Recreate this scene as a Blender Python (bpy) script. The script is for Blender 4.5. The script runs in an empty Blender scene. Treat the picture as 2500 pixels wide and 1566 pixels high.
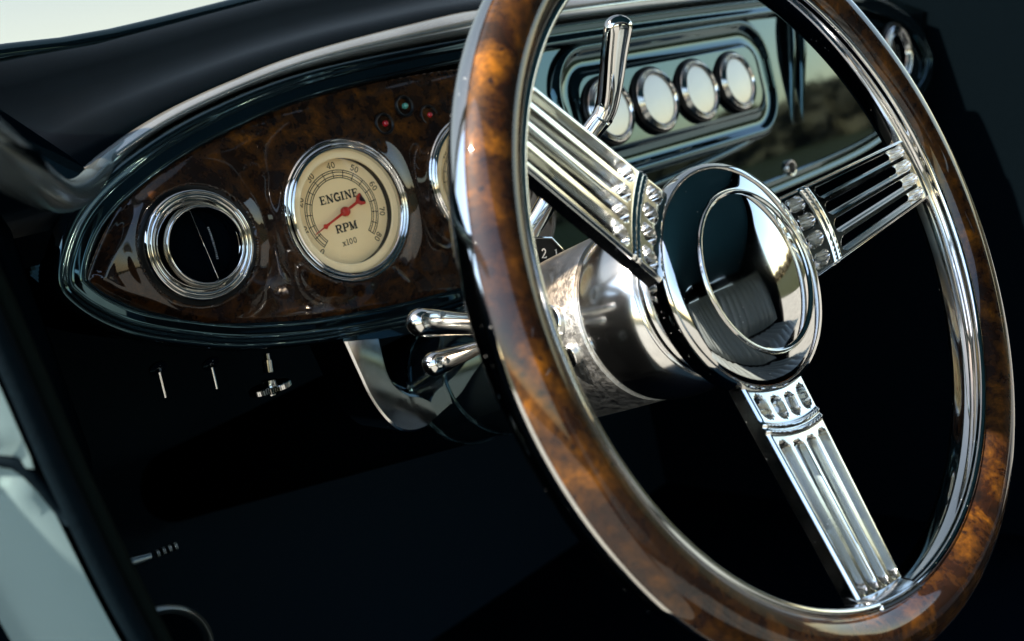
import bpy, math, random
import numpy as np
from mathutils import Matrix, Vector
random.seed(7); np.random.seed(7)
S = bpy.context.scene
COL = S.collection
ZO = 1.15                      # height of the lens above the road; all numbers below are taken from that level

# ------------------------------------------------------------------ camera, sky, sun, exposure
cam = bpy.data.cameras.new('camera'); camo = bpy.data.objects.new('camera', cam); COL.objects.link(camo)
RIGHT = Vector((0.71261, -0.66252, -0.23076)); DOWN = Vector((-0.29362, 0.01709, -0.95577)); FWD = Vector((0.63716, 0.74885, -0.18235))
M = Matrix.Identity(4)
for i in range(3):
    M[i][0], M[i][1], M[i][2] = RIGHT[i], -DOWN[i], -FWD[i]
M.translation = Vector((0, -0.54308, ZO))
camo.matrix_world = M
cam.sensor_width = 36.0; cam.lens = 36.0*2228.5/2500; cam.clip_start = 0.01; cam.clip_end = 2000
cam.dof.use_dof = True; cam.dof.focus_distance = 0.54; cam.dof.aperture_fstop = 7.5; cam.dof.aperture_blades = 0
S.camera = camo

SUN = Vector((-0.56, 0.14, 0.80)).normalized()
world = bpy.data.worlds.new('World'); S.world = world; world.use_nodes = True
wn = world.node_tree.nodes; wl = world.node_tree.links
sky = wn.new('ShaderNodeTexSky'); sky.sky_type = 'NISHITA'; sky.sun_disc = False
sky.sun_elevation = math.asin(SUN.z); sky.sun_rotation = math.atan2(SUN.x, SUN.y) % (2*math.pi)
sky.air_density = 1.45; sky.dust_density = 0.6; sky.ozone_density = 0.2
bg = wn['Background']; bg.inputs['Strength'].default_value = 0.08
wl.new(sky.outputs[0], bg.inputs['Color'])
sl = bpy.data.lights.new('sun', 'SUN'); sl.energy = 5.0; sl.angle = math.radians(0.5); sl.color = (1.0, 0.93, 0.82)
so = bpy.data.objects.new('sun', sl); COL.objects.link(so); so.rotation_euler = SUN.to_track_quat('Z', 'Y').to_euler(); so.location = (-3, 2, 5)
S.view_settings.view_transform = 'Standard'; S.view_settings.look = 'None'; S.view_settings.exposure = 2.4; S.view_settings.gamma = 1.0
S.view_settings.use_curve_mapping = False
S.cycles.use_denoising = True
S.cycles.max_bounces = 10; S.cycles.glossy_bounces = 6; S.cycles.transparent_max_bounces = 12
S.cycles.sample_clamp_indirect = 8.0

# ------------------------------------------------------------------ materials
def new_mat(name):
    m = bpy.data.materials.new(name); m.use_nodes = True
    return m, m.node_tree.nodes, m.node_tree.links, m.node_tree.nodes['Principled BSDF']
def coords(n, l, scale=(1, 1, 1)):
    tc = n.new('ShaderNodeTexCoord'); mp = n.new('ShaderNodeMapping'); mp.inputs['Scale'].default_value = scale
    l.new(tc.outputs['Object'], mp.inputs['Vector']); return mp.outputs[0]
def noise(n, l, vec, scale, detail=4, rough=0.55, dist=0.0):
    t = n.new('ShaderNodeTexNoise'); t.inputs['Scale'].default_value = scale; t.inputs['Detail'].default_value = detail
    t.inputs['Roughness'].default_value = rough; t.inputs['Distortion'].default_value = dist
    l.new(vec, t.inputs['Vector']); return t.outputs['Fac']
def ramp(n, l, fac, stops):
    r = n.new('ShaderNodeValToRGB'); e = r.color_ramp.elements
    while len(e) < len(stops): e.new(0.5)
    for k, (p, c) in zip(e, stops):
        k.position = p; k.color = (*c, 1) if len(c) == 3 else c
    l.new(fac, r.inputs[0]); return r.outputs[0]
def mrange(n, l, fac, a, b, c, d):
    m = n.new('ShaderNodeMapRange'); m.inputs[1].default_value = a; m.inputs[2].default_value = b
    m.inputs[3].default_value = c; m.inputs[4].default_value = d; l.new(fac, m.inputs[0]); return m.outputs[0]
def bump(n, l, p, h, strength, dist=0.001):
    b = n.new('ShaderNodeBump'); b.inputs['Strength'].default_value = strength; b.inputs['Distance'].default_value = dist
    l.new(h, b.inputs['Height']); l.new(b.outputs[0], p.inputs['Normal'])
def chrome(name, col, r0, r1, sc=60, bmp=0.0, specks=True):
    m, n, l, p = new_mat(name); v = coords(n, l)
    p.inputs['Metallic'].default_value = 1
    f = noise(n, l, v, sc, 5, 0.6)
    l.new(mrange(n, l, f, 0.35, 0.7, r0, r1), p.inputs['Roughness'])
    c = ramp(n, l, noise(n, l, v, sc*0.4, 3), [(0.3, tuple(x*0.93 for x in col)), (0.7, col)])
    if specks:                                   # fine dust settled on the plating
        vo = n.new('ShaderNodeTexVoronoi'); vo.inputs['Scale'].default_value = 420; l.new(v, vo.inputs['Vector'])
        d = mrange(n, l, vo.outputs['Distance'], 0.06, 0.12, 1, 0)
        g = mrange(n, l, noise(n, l, v, 90, 2), 0.56, 0.66, 0, 1)
        mu = n.new('ShaderNodeMath'); mu.operation = 'MULTIPLY'; l.new(d, mu.inputs[0]); l.new(g, mu.inputs[1])
        inv = n.new('ShaderNodeMath'); inv.operation = 'SUBTRACT'; inv.inputs[0].default_value = 1; l.new(mu.outputs[0], inv.inputs[1])
        l.new(inv.outputs[0], p.inputs['Metallic'])
    l.new(c, p.inputs['Base Color'])
    if bmp: bump(n, l, p, noise(n, l, v, sc*2, 3), bmp, 0.0005)
    return m
CHROME = chrome('chrome', (0.62, 0.61, 0.585), 0.03, 0.11, 34)
ALU = chrome('polished_aluminium', (0.74, 0.735, 0.71), 0.11, 0.19, 80, 0.02)
SATIN = chrome('satin_chrome', (0.66, 0.65, 0.625), 0.10, 0.17, 70)
BELLM = chrome('buffed_aluminium', (0.74, 0.735, 0.715), 0.13, 0.19, 30, 0.01)
CAST = chrome('cast_aluminium', (0.58, 0.565, 0.54), 0.28, 0.5, 260, 0.5, False)
def paint(name, col, ior=1.8, rough=0.03, dust=0.0, tint=(0.50, 0.88, 1.0)):
    m, n, l, p = new_mat(name); v = coords(n, l)
    p.inputs['IOR'].default_value = ior; p.inputs['Specular Tint'].default_value = (*tint, 1)
    l.new(mrange(n, l, noise(n, l, v, 25, 5), 0.4, 0.75, rough, rough+0.035), p.inputs['Roughness'])
    if dust:
        f = noise(n, l, v, 900, 2, 0.8); g = noise(n, l, v, 14, 4)
        mu = n.new('ShaderNodeMath'); mu.operation = 'MULTIPLY'
        l.new(mrange(n, l, f, 0.45, 0.62, 0, 1), mu.inputs[0]); l.new(mrange(n, l, g, 0.35, 0.6, 0.2, 1), mu.inputs[1])
        l.new(ramp(n, l, mu.outputs[0], [(0, col), (1, tuple(x+dust for x in col))]), p.inputs['Base Color'])
    else:
        p.inputs['Base Color'].default_value = (*col, 1)
    bump(n, l, p, noise(n, l, v, 18, 2), 0.03, 0.002)
    return m
PAINT = paint('black_gloss_paint', (0.0022, 0.004, 0.0055))
RAILM = paint('gloss_garnish_rail', (0.05, 0.065, 0.072), 2.5, 0.16, 0.0, (0.7, 0.95, 1.0))
PALE = paint('jamb_sky_sheen', (0.12, 0.165, 0.165), 1.5, 0.12)  # pale colour holds the sky reflection of a black gloss jamb
def plain(name, col, rough=0.5, metal=0.0, ior=1.45, bscale=0, bs=0.2, bd=0.001, var=0.25, spec=0.5):
    m, n, l, p = new_mat(name); v = coords(n, l)
    f = noise(n, l, v, bscale or 40, 4)
    l.new(ramp(n, l, f, [(0.3, tuple(x*(1-var) for x in col)), (0.7, col)]), p.inputs['Base Color'])
    p.inputs['Roughness'].default_value = rough; p.inputs['Metallic'].default_value = metal; p.inputs['IOR'].default_value = ior; p.inputs['Specular IOR Level'].default_value = spec
    if bscale: bump(n, l, p, f, bs, bd)
    return m
LIP = plain('roll_dust_and_sky_sheen', (0.55, 0.62, 0.65), 0.15, 0.80, 1.8, 9, 0.0, 0.0004, 0.45)  # dust plus the sky's sheen on black paint, put into a pale metal colour
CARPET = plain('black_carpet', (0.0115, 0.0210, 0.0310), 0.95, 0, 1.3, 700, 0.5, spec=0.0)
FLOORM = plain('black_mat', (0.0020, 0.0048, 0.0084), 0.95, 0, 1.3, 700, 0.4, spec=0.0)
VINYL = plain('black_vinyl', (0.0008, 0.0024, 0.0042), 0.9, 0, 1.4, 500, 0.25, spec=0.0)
RUBBER = plain('black_rubber', (0.0015, 0.004, 0.006), 0.8, 0, 1.4, 300, 0.2, spec=0.03)
WEAVE = plain('windlace_cloth', (0.0035, 0.006, 0.0055), 0.95, 0, 1.4, 900, 0.5, spec=0.02)
HEADL = plain('dark_headlining', (0.022, 0.085, 0.135), 0.9, 0, 1.4, 400, 0.3, spec=0.1)
LEATHER = plain('grey_leather', (0.13, 0.145, 0.145), 0.42, 0, 1.45, 320, 0.15)
BLACKP = plain('black_plastic', (0.0016, 0.0032, 0.0046), 0.35, 0, 1.45, spec=0.3)
GARN = plain('gloss_black_garnish', (0.0008, 0.0024, 0.0040), 0.22, 0, 1.5, 0, 0, 0, 0.3, spec=0.13)
DIAL = plain('cream_dial', (1.0, 0.77, 0.43), 0.6, 0, 1.4, 0, 0, 0, 0.04)
TRIMC = plain('cream_trim', (0.96, 0.78, 0.48), 0.4, 0, 1.45, 0, 0, 0, 0.04)
WHITEF = plain('white_dial', (0.86, 0.83, 0.77), 0.5, 0, 1.4, 0, 0, 0, 0.04)
INK = plain('dial_ink', (0.012, 0.010, 0.010), 0.6)
RED = plain('needle_red', (0.55, 0.025, 0.012), 0.35)
REDJ = plain('red_jewel', (0.34, 0.004, 0.010), 0.1, 0, 1.6)
TEALJ = plain('green_jewel', (0.06, 0.26, 0.21), 0.15, 0, 1.6)
WHITEI = plain('white_ink', (0.8, 0.8, 0.78), 0.6)
CONC = plain('pale_concrete', (0.15, 0.145, 0.13), 0.9, 0, 1.4, 3, 0.2, 0.01)
LEAF = plain('autumn_foliage', (0.045, 0.034, 0.010), 0.8, 0, 1.4, 0.4, 0, 0, 0.7)
def pane(name, tint, rough=0.0, f0=0.045):
    m, n, l, p = new_mat(name); n.remove(p); out = n['Material Output']
    t = n.new('ShaderNodeBsdfTransparent'); t.inputs[0].default_value = (*tint, 1)
    g = n.new('ShaderNodeBsdfGlossy'); g.inputs['Roughness'].default_value = rough
    lw = n.new('ShaderNodeLayerWeight'); pw = n.new('ShaderNodeMath'); pw.operation = 'POWER'; pw.inputs[1].default_value = 5; l.new(lw.outputs['Facing'], pw.inputs[0]); lw.inputs[0].default_value = 0.5
    fr = n.new('ShaderNodeMath'); fr.operation = 'MULTIPLY_ADD'; fr.inputs[1].default_value = 0.95; fr.inputs[2].default_value = f0; l.new(pw.outputs[0], fr.inputs[0])
    mx = n.new('ShaderNodeMixShader'); l.new(fr.outputs[0], mx.inputs[0]); l.new(t.outputs[0], mx.inputs[1]); l.new(g.outputs[0], mx.inputs[2])
    l.new(mx.outputs[0], out.inputs[0]); return m
GLASS = pane('gauge_glass', (0.97, 0.97, 0.96))
GLARE = pane('glare_gauge_glass', (0.95, 0.95, 0.93), 0.08, 0.20)  # raised reflectance puts the glare into the glass
SHIELD = pane('windscreen_glass', (0.57, 0.465, 0.36))
def burl(name, scale, coat=1.0, g=1.0):
    m, n, l, p = new_mat(name); v = coords(n, l)
    d = n.new('ShaderNodeTexNoise'); d.inputs['Scale'].default_value = scale*0.6; d.inputs['Detail'].default_value = 3; l.new(v, d.inputs['Vector'])
    mx = n.new('ShaderNodeVectorMath'); mx.operation = 'MULTIPLY_ADD'; l.new(d.outputs['Color'], mx.inputs[0]); mx.inputs[1].default_value = (0.012,)*3; l.new(v, mx.inputs[2])
    f1 = noise(n, l, mx.outputs[0], scale*0.9, 10, 0.66, 0.3)
    c1 = ramp(n, l, f1, [(p_, tuple(q_*g for q_ in c_)) for p_, c_ in ((0.33, (0.004, 0.0012, 0.0006)), (0.45, (0.018, 0.0050, 0.0007)), (0.56, (0.080, 0.028, 0.0021)), (0.72, (0.28, 0.094, 0.0045)))])
    vo = n.new('ShaderNodeTexVoronoi'); vo.inputs['Scale'].default_value = scale*2.4; l.new(mx.outputs[0], vo.inputs['Vector'])
    eye = mrange(n, l, vo.outputs['Distance'], 0.10, 0.26, 0.0, 1.0)
    gate = mrange(n, l, noise(n, l, v, scale*0.9, 2), 0.44, 0.54, 1.0, 0.0)
    mm = n.new('ShaderNodeMath'); mm.operation = 'MAXIMUM'; l.new(eye, mm.inputs[0]); l.new(gate, mm.inputs[1])
    big = mrange(n, l, noise(n, l, v, scale*0.28, 3), 0.36, 0.62, 0.35, 1.0)
    m2 = n.new('ShaderNodeMath'); m2.operation = 'MULTIPLY'; l.new(mm.outputs[0], m2.inputs[0]); l.new(big, m2.inputs[1])
    mix = n.new('ShaderNodeMix'); mix.data_type = 'RGBA'; l.new(m2.outputs[0], mix.inputs[0])
    mix.inputs[6].default_value = (0.010, 0.0035, 0.0016, 1); l.new(c1, mix.inputs[7])
    gr = mrange(n, l, noise(n, l, mx.outputs[0], scale*7, 5, 0.7), 0.32, 0.66, 0.45, 1.25)     # pores and fine figure
    vm = n.new('ShaderNodeVectorMath'); vm.operation = 'SCALE'; l.new(mix.outputs[2], vm.inputs[0]); l.new(gr, vm.inputs['Scale'])
    l.new(vm.outputs[0], p.inputs['Base Color'])
    p.inputs['Roughness'].default_value = 0.6; p.inputs['Specular IOR Level'].default_value = 0.08; p.inputs['Coat Weight'].default_value = coat; p.inputs['Coat Roughness'].default_value = 0.025; p.inputs['Coat IOR'].default_value = 1.43
    return m
BURL = burl('burl_wood_lacquered', 55, 1.0, 0.72)
BURLD = burl('burl_wood_shaded', 75, 1.0, 0.45)  # same burl darkened for the dash, its shade put into the colour

# ------------------------------------------------------------------ mesh helpers
def tag(o, label=None, cat=None, group=None, kind=None):
    for k, v in (('label', label), ('category', cat), ('group', group), ('kind', kind)):
        if v: o[k] = v
    return o
def thing(name, loc, label, cat, group=None):
    o = bpy.data.objects.new(name, None); COL.objects.link(o); o.location = (loc[0], loc[1], loc[2]+ZO); o.empty_display_size = 0.02
    return tag(o, label, cat, group)
def obj(name, verts, faces, mat, parent=None, local=False, smooth=35, base=None):
    """one mesh object; verts are lens-level world numbers unless local"""
    V = np.array(verts, float).reshape(-1, 3)
    if not local:
        V = V + (0, 0, ZO)
        if parent is not None: V = V - np.array(parent.location)
    me = bpy.data.meshes.new(name); me.from_pydata(V.tolist(), [], faces)
    if smooth:
        me.polygons.foreach_set('use_smooth', [True]*len(me.polygons)); me.update()
        if smooth < 180: me.set_sharp_from_angle(angle=math.radians(smooth))
    me.materials.append(mat); me.update()
    o = bpy.data.objects.new(name, me); COL.objects.link(o)
    if parent is not None:
        o.parent = parent
    elif not local:                                 # put the origin at the middle of the mesh
        c = V.mean(0); me.transform(Matrix.Translation(-Vector(c))); o.location = c
    return o
def grid_faces(nu, nv, cu=False, cv=False, off=0):
    f = []
    for i in range(nu if cu else nu-1):
        for j in range(nv if cv else nv-1):
            a, b = i, (i+1) % nu; c, d = j, (j+1) % nv
            f.append((off+a*nv+c, off+b*nv+c, off+b*nv+d, off+a*nv+d))
    return f
def lathe(profile, n=96, closed=False, a0=0, a1=2*math.pi):
    """profile of (r,z) about +z"""
    full = abs(a1-a0-2*math.pi) < 1e-6
    V = []
    for i in range(n):
        a = a0+(a1-a0)*i/(n if full else n-1)
        for r, z in profile: V.append((r*math.cos(a), r*math.sin(a), z))
    return V, grid_faces(n, len(profile), full, closed)
def on_dash(V, x, z, y=0.0, k=0.0):
    """disc-local (u,v,toward driver) -> dash plane leaning forward by k"""
    return [(x+u, y-w+k*v, z+v) for u, v, w in V]
def spline(P, n, closed=False):
    P = [np.array(p, float) for p in P]; out = []; m = len(P); seg = m if closed else m-1
    for k in range(n):
        t = k/(n if closed else n-1)*seg; i = min(int(t), seg-1); u = t-i
        g = (lambda j: P[j % m]) if closed else (lambda j: P[max(0, min(m-1, j))] if 0 <= j < m else (2*P[0]-P[1] if j < 0 else 2*P[-1]-P[-2]))
        p0, p1, p2, p3 = g(i-1), g(i), g(i+1), g(i+2)
        out.append(0.5*((2*p1)+(p2-p0)*u+(2*p0-5*p1+4*p2-p3)*u*u+(3*p1-p0-3*p2+p3)*u**3))
    return np.array(out)
def tube(path, rad, n=20, cap=True, sx=None):
    """tube along path; rad number or list; sx list of width factors (flattening)"""
    P = np.array(path, float); m = len(P); R = np.broadcast_to(np.array(rad, float), (m,))
    T = np.gradient(P, axis=0); T /= np.linalg.norm(T, axis=1)[:, None]
    up = np.array((0, -1, 0.2)); 
    V = []; N = None
    for i in range(m):
        if N is None:
            N = up-T[i]*(up@T[i])
        else:
            N = N-T[i]*(N@T[i])
        N /= np.linalg.norm(N); B = np.cross(T[i], N)
        w = 1 if sx is None else sx[i]
        for k in range(n):
            a = 2*math.pi*k/n; V.append(P[i]+R[i]*(math.cos(a)*N+math.sin(a)*B*w))
    F = grid_faces(m, n, False, True)
    if cap: F += [tuple(range(n-1, -1, -1)), tuple((m-1)*n+k for k in range(n))]
    return V, F
def rounded_end(path, rad, n_end=7, tip_first=True):
    """adds a hemispherical end to tube stations"""
    P = [np.array(p, float) for p in path]; R = list(rad)
    if tip_first:
        d = P[0]-P[1]; d /= np.linalg.norm(d); r = R[0]
        ad = [(P[0]+d*r*math.sin(a), max(r*math.cos(a), 1e-4)) for a in np.linspace(math.pi/2, 0, n_end)[:-1]]
        return [a for a, _ in ad]+P, [b for _, b in ad]+R
    d = P[-1]-P[-2]; d /= np.linalg.norm(d); r = R[-1]
    ad = [(P[-1]+d*r*math.sin(a), max(r*math.cos(a), 1e-4)) for a in np.linspace(0, math.pi/2, n_end)[1:]]
    return P+[a for a, _ in ad], R+[b for _, b in ad]
def box(x0, x1, y0, y1, z0, z1):
    V = [(x, y, z) for x in (x0, x1) for y in (y0, y1) for z in (z0, z1)]
    return V, [(0, 1, 3, 2), (4, 6, 7, 5), (0, 4, 5, 1), (2, 3, 7, 6), (0, 2, 6, 4), (1, 5, 7, 3)]
def join(*vf):
    V = []; F = []
    for v, f in vf:
        o = len(V); V += list(v); F += [tuple(i+o for i in q) for q in f]
    return V, F
def prism(poly, y0, y1):
    """polygon in (x,z) extruded along y"""
    n = len(poly); V = [(x, y0, z) for x, z in poly]+[(x, y1, z) for x, z in poly]
    return V, [tuple(range(n)), tuple(range(2*n-1, n-1, -1))]+[(i, n+i, n+(i+1) % n, (i+1) % n) for i in range(n)]
def smooth01(t):
    t = np.clip(t, 0, 1); return t*t*(3-2*t)

# ------------------------------------------------------------------ stroke lettering (slab serif) for the dials
def arc(cx, cy, rx, ry, a0, a1, n=9):
    return [(cx+rx*math.cos(math.radians(a0+(a1-a0)*i/n)), cy+ry*math.sin(math.radians(a0+(a1-a0)*i/n))) for i in range(n+1)]
T_ = 0.17; t_ = 0.09     # thick and thin stroke
def serif(x, y, w=0.34): return ([(x-w/2, y), (x+w/2, y)], 0.09)
G = {
 'E': (0.80, [([(0.18, 0), (0.18, 1)], T_), ([(0.0, 0.045), (0.74, 0.045), (0.76, 0.28)], t_), ([(0.0, 0.955), (0.72, 0.955), (0.74, 0.74)], t_), ([(0.18, 0.5), (0.52, 0.5)], t_), ([(0.52, 0.36), (0.52, 0.64)], t_)]),
 'N': (0.98, [([(0.18, 0), (0.18, 1)], t_), ([(0.14, 1), (0.80, 0)], T_), ([(0.80, 0), (0.80, 1)], t_), serif(0.16, 0.045), serif(0.12, 0.955, 0.26), serif(0.82, 0.955)]),
 'G': (0.88, [(arc(0.45, 0.5, 0.37, 0.46, 50, 290, 12), T_), (arc(0.45, 0.5, 0.37, 0.46, 290, 335, 4), t_), ([(0.76, 0.0), (0.76, 0.42)], T_), serif(0.70, 0.44, 0.40), ([(0.72, 0.72), (0.74, 0.98)], t_)]),
 'I': (0.44, [([(0.20, 0), (0.20, 1)], T_), serif(0.20, 0.045, 0.42), serif(0.20, 0.955, 0.42)]),
 'R': (0.92, [([(0.18, 0), (0.18, 1)], T_), serif(0.18, 0.045, 0.40), ([(0.0, 0.955), (0.5, 0.955)]+arc(0.5, 0.725, 0.24, 0.23, 90, -90, 8)+[(0.18, 0.495)], t_), (arc(0.5, 0.725, 0.24, 0.23, 60, -60, 6), T_), ([(0.46, 0.5), (0.72, 0.06), (0.90, 0.06)], 0.14)]),
 'P': (0.82, [([(0.18, 0), (0.18, 1)], T_), serif(0.18, 0.045, 0.42), ([(0.0, 0.955), (0.5, 0.955)]+arc(0.5, 0.70, 0.25, 0.255, 90, -90, 8)+[(0.18, 0.445)], t_), (arc(0.5, 0.70, 0.25, 0.255, 60, -60, 6), T_)]),
 'M': (1.12, [([(0.16, 0), (0.16, 1)], t_), ([(0.16, 1), (0.52, 0.04)], T_), ([(0.52, 0.04), (0.90, 1)], t_), ([(0.90, 0), (0.90, 1)], T_), serif(0.16, 0.045, 0.34), serif(0.90, 0.045, 0.42), serif(0.10, 0.955, 0.26), serif(0.96, 0.955, 0.28)]),
 'x': (0.66, [([(0.10, 0.66), (0.52, 0.03)], 0.14), ([(0.52, 0.66), (0.10, 0.03)], t_), serif(0.10, 0.03, 0.24), serif(0.54, 0.03, 0.26), serif(0.10, 0.66, 0.26), serif(0.52, 0.66, 0.24)]),
 '0': (0.72, [(arc(0.33, 0.5, 0.26, 0.45, 0, 360, 18), 0.12)]),
 '1': (0.50, [([(0.26, 0), (0.26, 1), (0.08, 0.86)], 0.13), serif(0.26, 0.045, 0.44)]),
 '2': (0.70, [(arc(0.33, 0.72, 0.24, 0.24, 170, -35, 10)+[(0.06, 0.06), (0.62, 0.06), (0.62, 0.2)], 0.12)]),
 '3': (0.70, [(arc(0.32, 0.74, 0.22, 0.22, 160, -80, 9), 0.12), (arc(0.32, 0.27, 0.26, 0.25, 85, -160, 10), 0.12)]),
 '4': (0.74, [([(0.48, 0), (0.48, 0.97), (0.04, 0.28), (0.68, 0.28)], 0.11), serif(0.48, 0.045, 0.34)]),
 '5': (0.70, [([(0.60, 0.95), (0.14, 0.95), (0.12, 0.52)]+arc(0.32, 0.33, 0.27, 0.28, 120, -160, 11), 0.12)]),
 '6': (0.72, [(arc(0.34, 0.30, 0.26, 0.27, 0, 360, 14), 0.12), (arc(0.45, 0.42, 0.37, 0.55, 178, 70, 8), 0.12)]),
 '7': (0.68, [([(0.08, 0.78), (0.08, 0.94), (0.60, 0.94), (0.28, 0.0)], 0.12)]),
 '8': (0.70, [(arc(0.33, 0.74, 0.21, 0.22, 0, 360, 14), 0.12), (arc(0.33, 0.27, 0.26, 0.26, 0, 360, 14), 0.12)]),
 'D': (0.84, [([(0.18, 0), (0.18, 1)], T_), ([(0.0, 0.955), (0.4, 0.955)]+arc(0.4, 0.5, 0.34, 0.455, 90, -90, 10)+[(0.0, 0.045)], 0.12)]),
}
def stroke(P, w, close=None):
    P = np.array(P, float); n = len(P)
    closed = np.linalg.norm(P[0]-P[-1]) < 1e-6 and n > 3
    V = []
    for i in range(n):
        if closed:
            a, b = P[(i-1) % (n-1)], P[(i+1) % (n-1)]
        else: a, b = P[max(i-1, 0)], P[min(i+1, n-1)]
        d = (b-a)/(np.linalg.norm(b-a)+1e-9); nn = np.array((-d[1], d[0]))
        k = 1.0
        if 0 < i < n-1 or closed:
            e = P[i]-a; e /= np.linalg.norm(e)+1e-9; k = 1/max(0.6, abs(e@d))
        V += [P[i]+nn*w/2*k, P[i]-nn*w/2*k]
    return V, [(2*i, 2*i+1, 2*i+3, 2*i+2) for i in range(n-1)]
def text_mesh(s, h, cx, cy, rot=0.0, weight=1.0, lift=0.0, gap=0.12):
    """flat letters centred on (cx,cy) in disc coordinates, raised by lift"""
    W = sum(G[c][0]+gap for c in s)-gap; x = -W/2; V = []; F = []; ca, sa = math.cos(rot), math.sin(rot); lay = 0
    for c in s:
        for P, w in G[c][1]:
            v, f = stroke([(p[0]+x, p[1]-0.5) for p in P], w*weight); o = len(V)
            V += [(cx+h*(a*ca-b*sa), cy+h*(a*sa+b*ca), lift+lay*2e-6) for a, b in v]; F += [tuple(i+o for i in q) for q in f]; lay += 1
        x += G[c][0]+gap
    return V, F

# ================================================================== THE SETTING
def sheet(name, P, Q, m, mat, kind='structure', smooth=180):
    """ruled sheet between two polylines"""
    V = [tuple(np.array(p)*(1-j/m)+np.array(q)*(j/m)) for p, q in zip(P, Q) for j in range(m+1)]
    return tag(obj(name, V, grid_faces(len(P), m+1), mat, smooth=smooth), kind=kind)
LAWN = plain('dry_grass', (0.020, 0.022, 0.008), 0.95, 0, 1.4, 2.0, 0.5, 0.02, 0.5, 0.1)
g = obj('ground', [(-300, -300, -ZO), (300, -300, -ZO), (300, 300, -ZO), (-300, 300, -ZO)], [(0, 1, 2, 3)], LAWN); tag(g, kind='structure')
g = obj('pavement', *box(-7, 7.5, -9, 9, -ZO-0.1, -ZO+0.02), CONC, smooth=0); tag(g, kind='structure')
# distant belt of trees on the passenger side (it shows in the gloss of the dash)
V = []; F = []
for k in range(9000):
    a = math.radians(random.uniform(-75, 35)); R = random.uniform(70, 95)
    top = 3.0+0.5*math.sin(a*9)+0.5*math.sin(a*23+1)+0.35*math.sin(a*61)
    z = -ZO+random.random()**0.8*max(1.2, top); s = random.uniform(0.5, 1.3)
    c = np.array((R*math.cos(a), R*math.sin(a), z)); o = len(V)
    u = np.random.randn(3); u /= np.linalg.norm(u); w = np.cross(u, np.random.randn(3)); w /= np.linalg.norm(w)
    V += [c+u*s, c+w*s*0.7, c-u*s, c-w*s*0.7]; F.append((o, o+1, o+2, o+3))
tag(obj('treeline', V, F, LEAF, smooth=0), 'far belt of olive and brown trees reflected in the dash', 'trees', kind='stuff')

# cabin shell: floor, firewall, far side, roof, rear
XR = 1.38
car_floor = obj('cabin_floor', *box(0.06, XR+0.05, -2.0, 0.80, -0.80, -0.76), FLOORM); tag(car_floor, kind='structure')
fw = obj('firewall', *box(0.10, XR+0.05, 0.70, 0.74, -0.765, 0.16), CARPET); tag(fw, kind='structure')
# far side of the body: the passenger doorway stands open between the cowl side and the rear pillar
far = thing('far_body_side', (XR, 0.3, -0.76), 'dark far cowl side and door pillars beyond the wheel', 'body side')
obj('cowl_panel', *prism([(XR-0.012, -0.79), (XR+0.04, -0.79), (XR+0.04, 0.16), (XR-0.012, 0.16)], -0.13, 0.78), FLOORM, far, smooth=20)
obj('rocker', *prism([(XR-0.02, -0.80), (XR+0.05, -0.80), (XR+0.05, -0.66), (XR-0.02, -0.66)], -1.4, -0.13), VINYL, far, smooth=20)
P_ = [(-1.35, -0.79), (-1.02, -0.79), (-1.02, 0.02)]+[(-1.02+0.34*(1-math.cos(a)), 0.02+0.30*math.sin(a)) for a in np.linspace(0.1, math.pi/2, 9)]+[(-0.16, 0.335), (-0.16, 0.42), (-1.35, 0.42)]
V = [(x, y, z) for x in (XR, XR+0.04) for y, z in P_]; n = len(P_)
F = [(i, (i+1) % n, n+(i+1) % n, n+i) for i in range(n)]+[tuple(range(n)), tuple(range(2*n-1, n-1, -1))]
obj('rear_pillar', V, F, VINYL, far, smooth=30)
# roof: shallow crowned sheet with thickness, header over the windscreen, rear wall with small window
xs = np.linspace(0.10, XR, 12); ys = np.linspace(-2.0, -0.16, 12)
top = [(x, y, 0.36+0.05*math.sin(math.pi*(x-0.10)/(XR-0.10))+0.02*math.sin(math.pi*(y+2)/1.84)) for x in xs for y in ys]
V = top+[(x, y, z+0.035) for x, y, z in top]; F = grid_faces(12, 12)+grid_faces(12, 12, off=144)
rim_i = [i*12 for i in range(12)]+[11*12+j for j in range(1, 12)]+[i*12+11 for i in range(10, -1, -1)]+[j for j in range(10, 0, -1)]
F += [(rim_i[k], rim_i[(k+1) % 44], rim_i[(k+1) % 44]+144, rim_i[k]+144) for k in range(44)]
tag(obj('roof', V, F, HEADL), kind='structure')
rw = thing('rear_bulkhead', (0.74, -2.0, -0.76), 'dark rear wall of the cabin with a small rear window, behind the camera', 'bulkhead')
obj('wall', *join(box(0.08, XR, -2.03, -2.0, -0.76, 0.05), box(0.08, 0.40, -2.03, -2.0, 0.05, 0.40), box(1.08, XR, -2.03, -2.0, 0.05, 0.40), box(0.40, 1.08, -2.03, -2.0, 0.25, 0.40)), VINYL, rw, smooth=30)
obj('rear_quarter', *box(XR-0.01, XR+0.03, -2.0, -1.35, -0.76, 0.38), VINYL, rw)
obj('rear_quarter', *box(0.08, 0.12, -2.0, -1.12, -0.76, 0.38), VINYL, rw)
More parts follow.
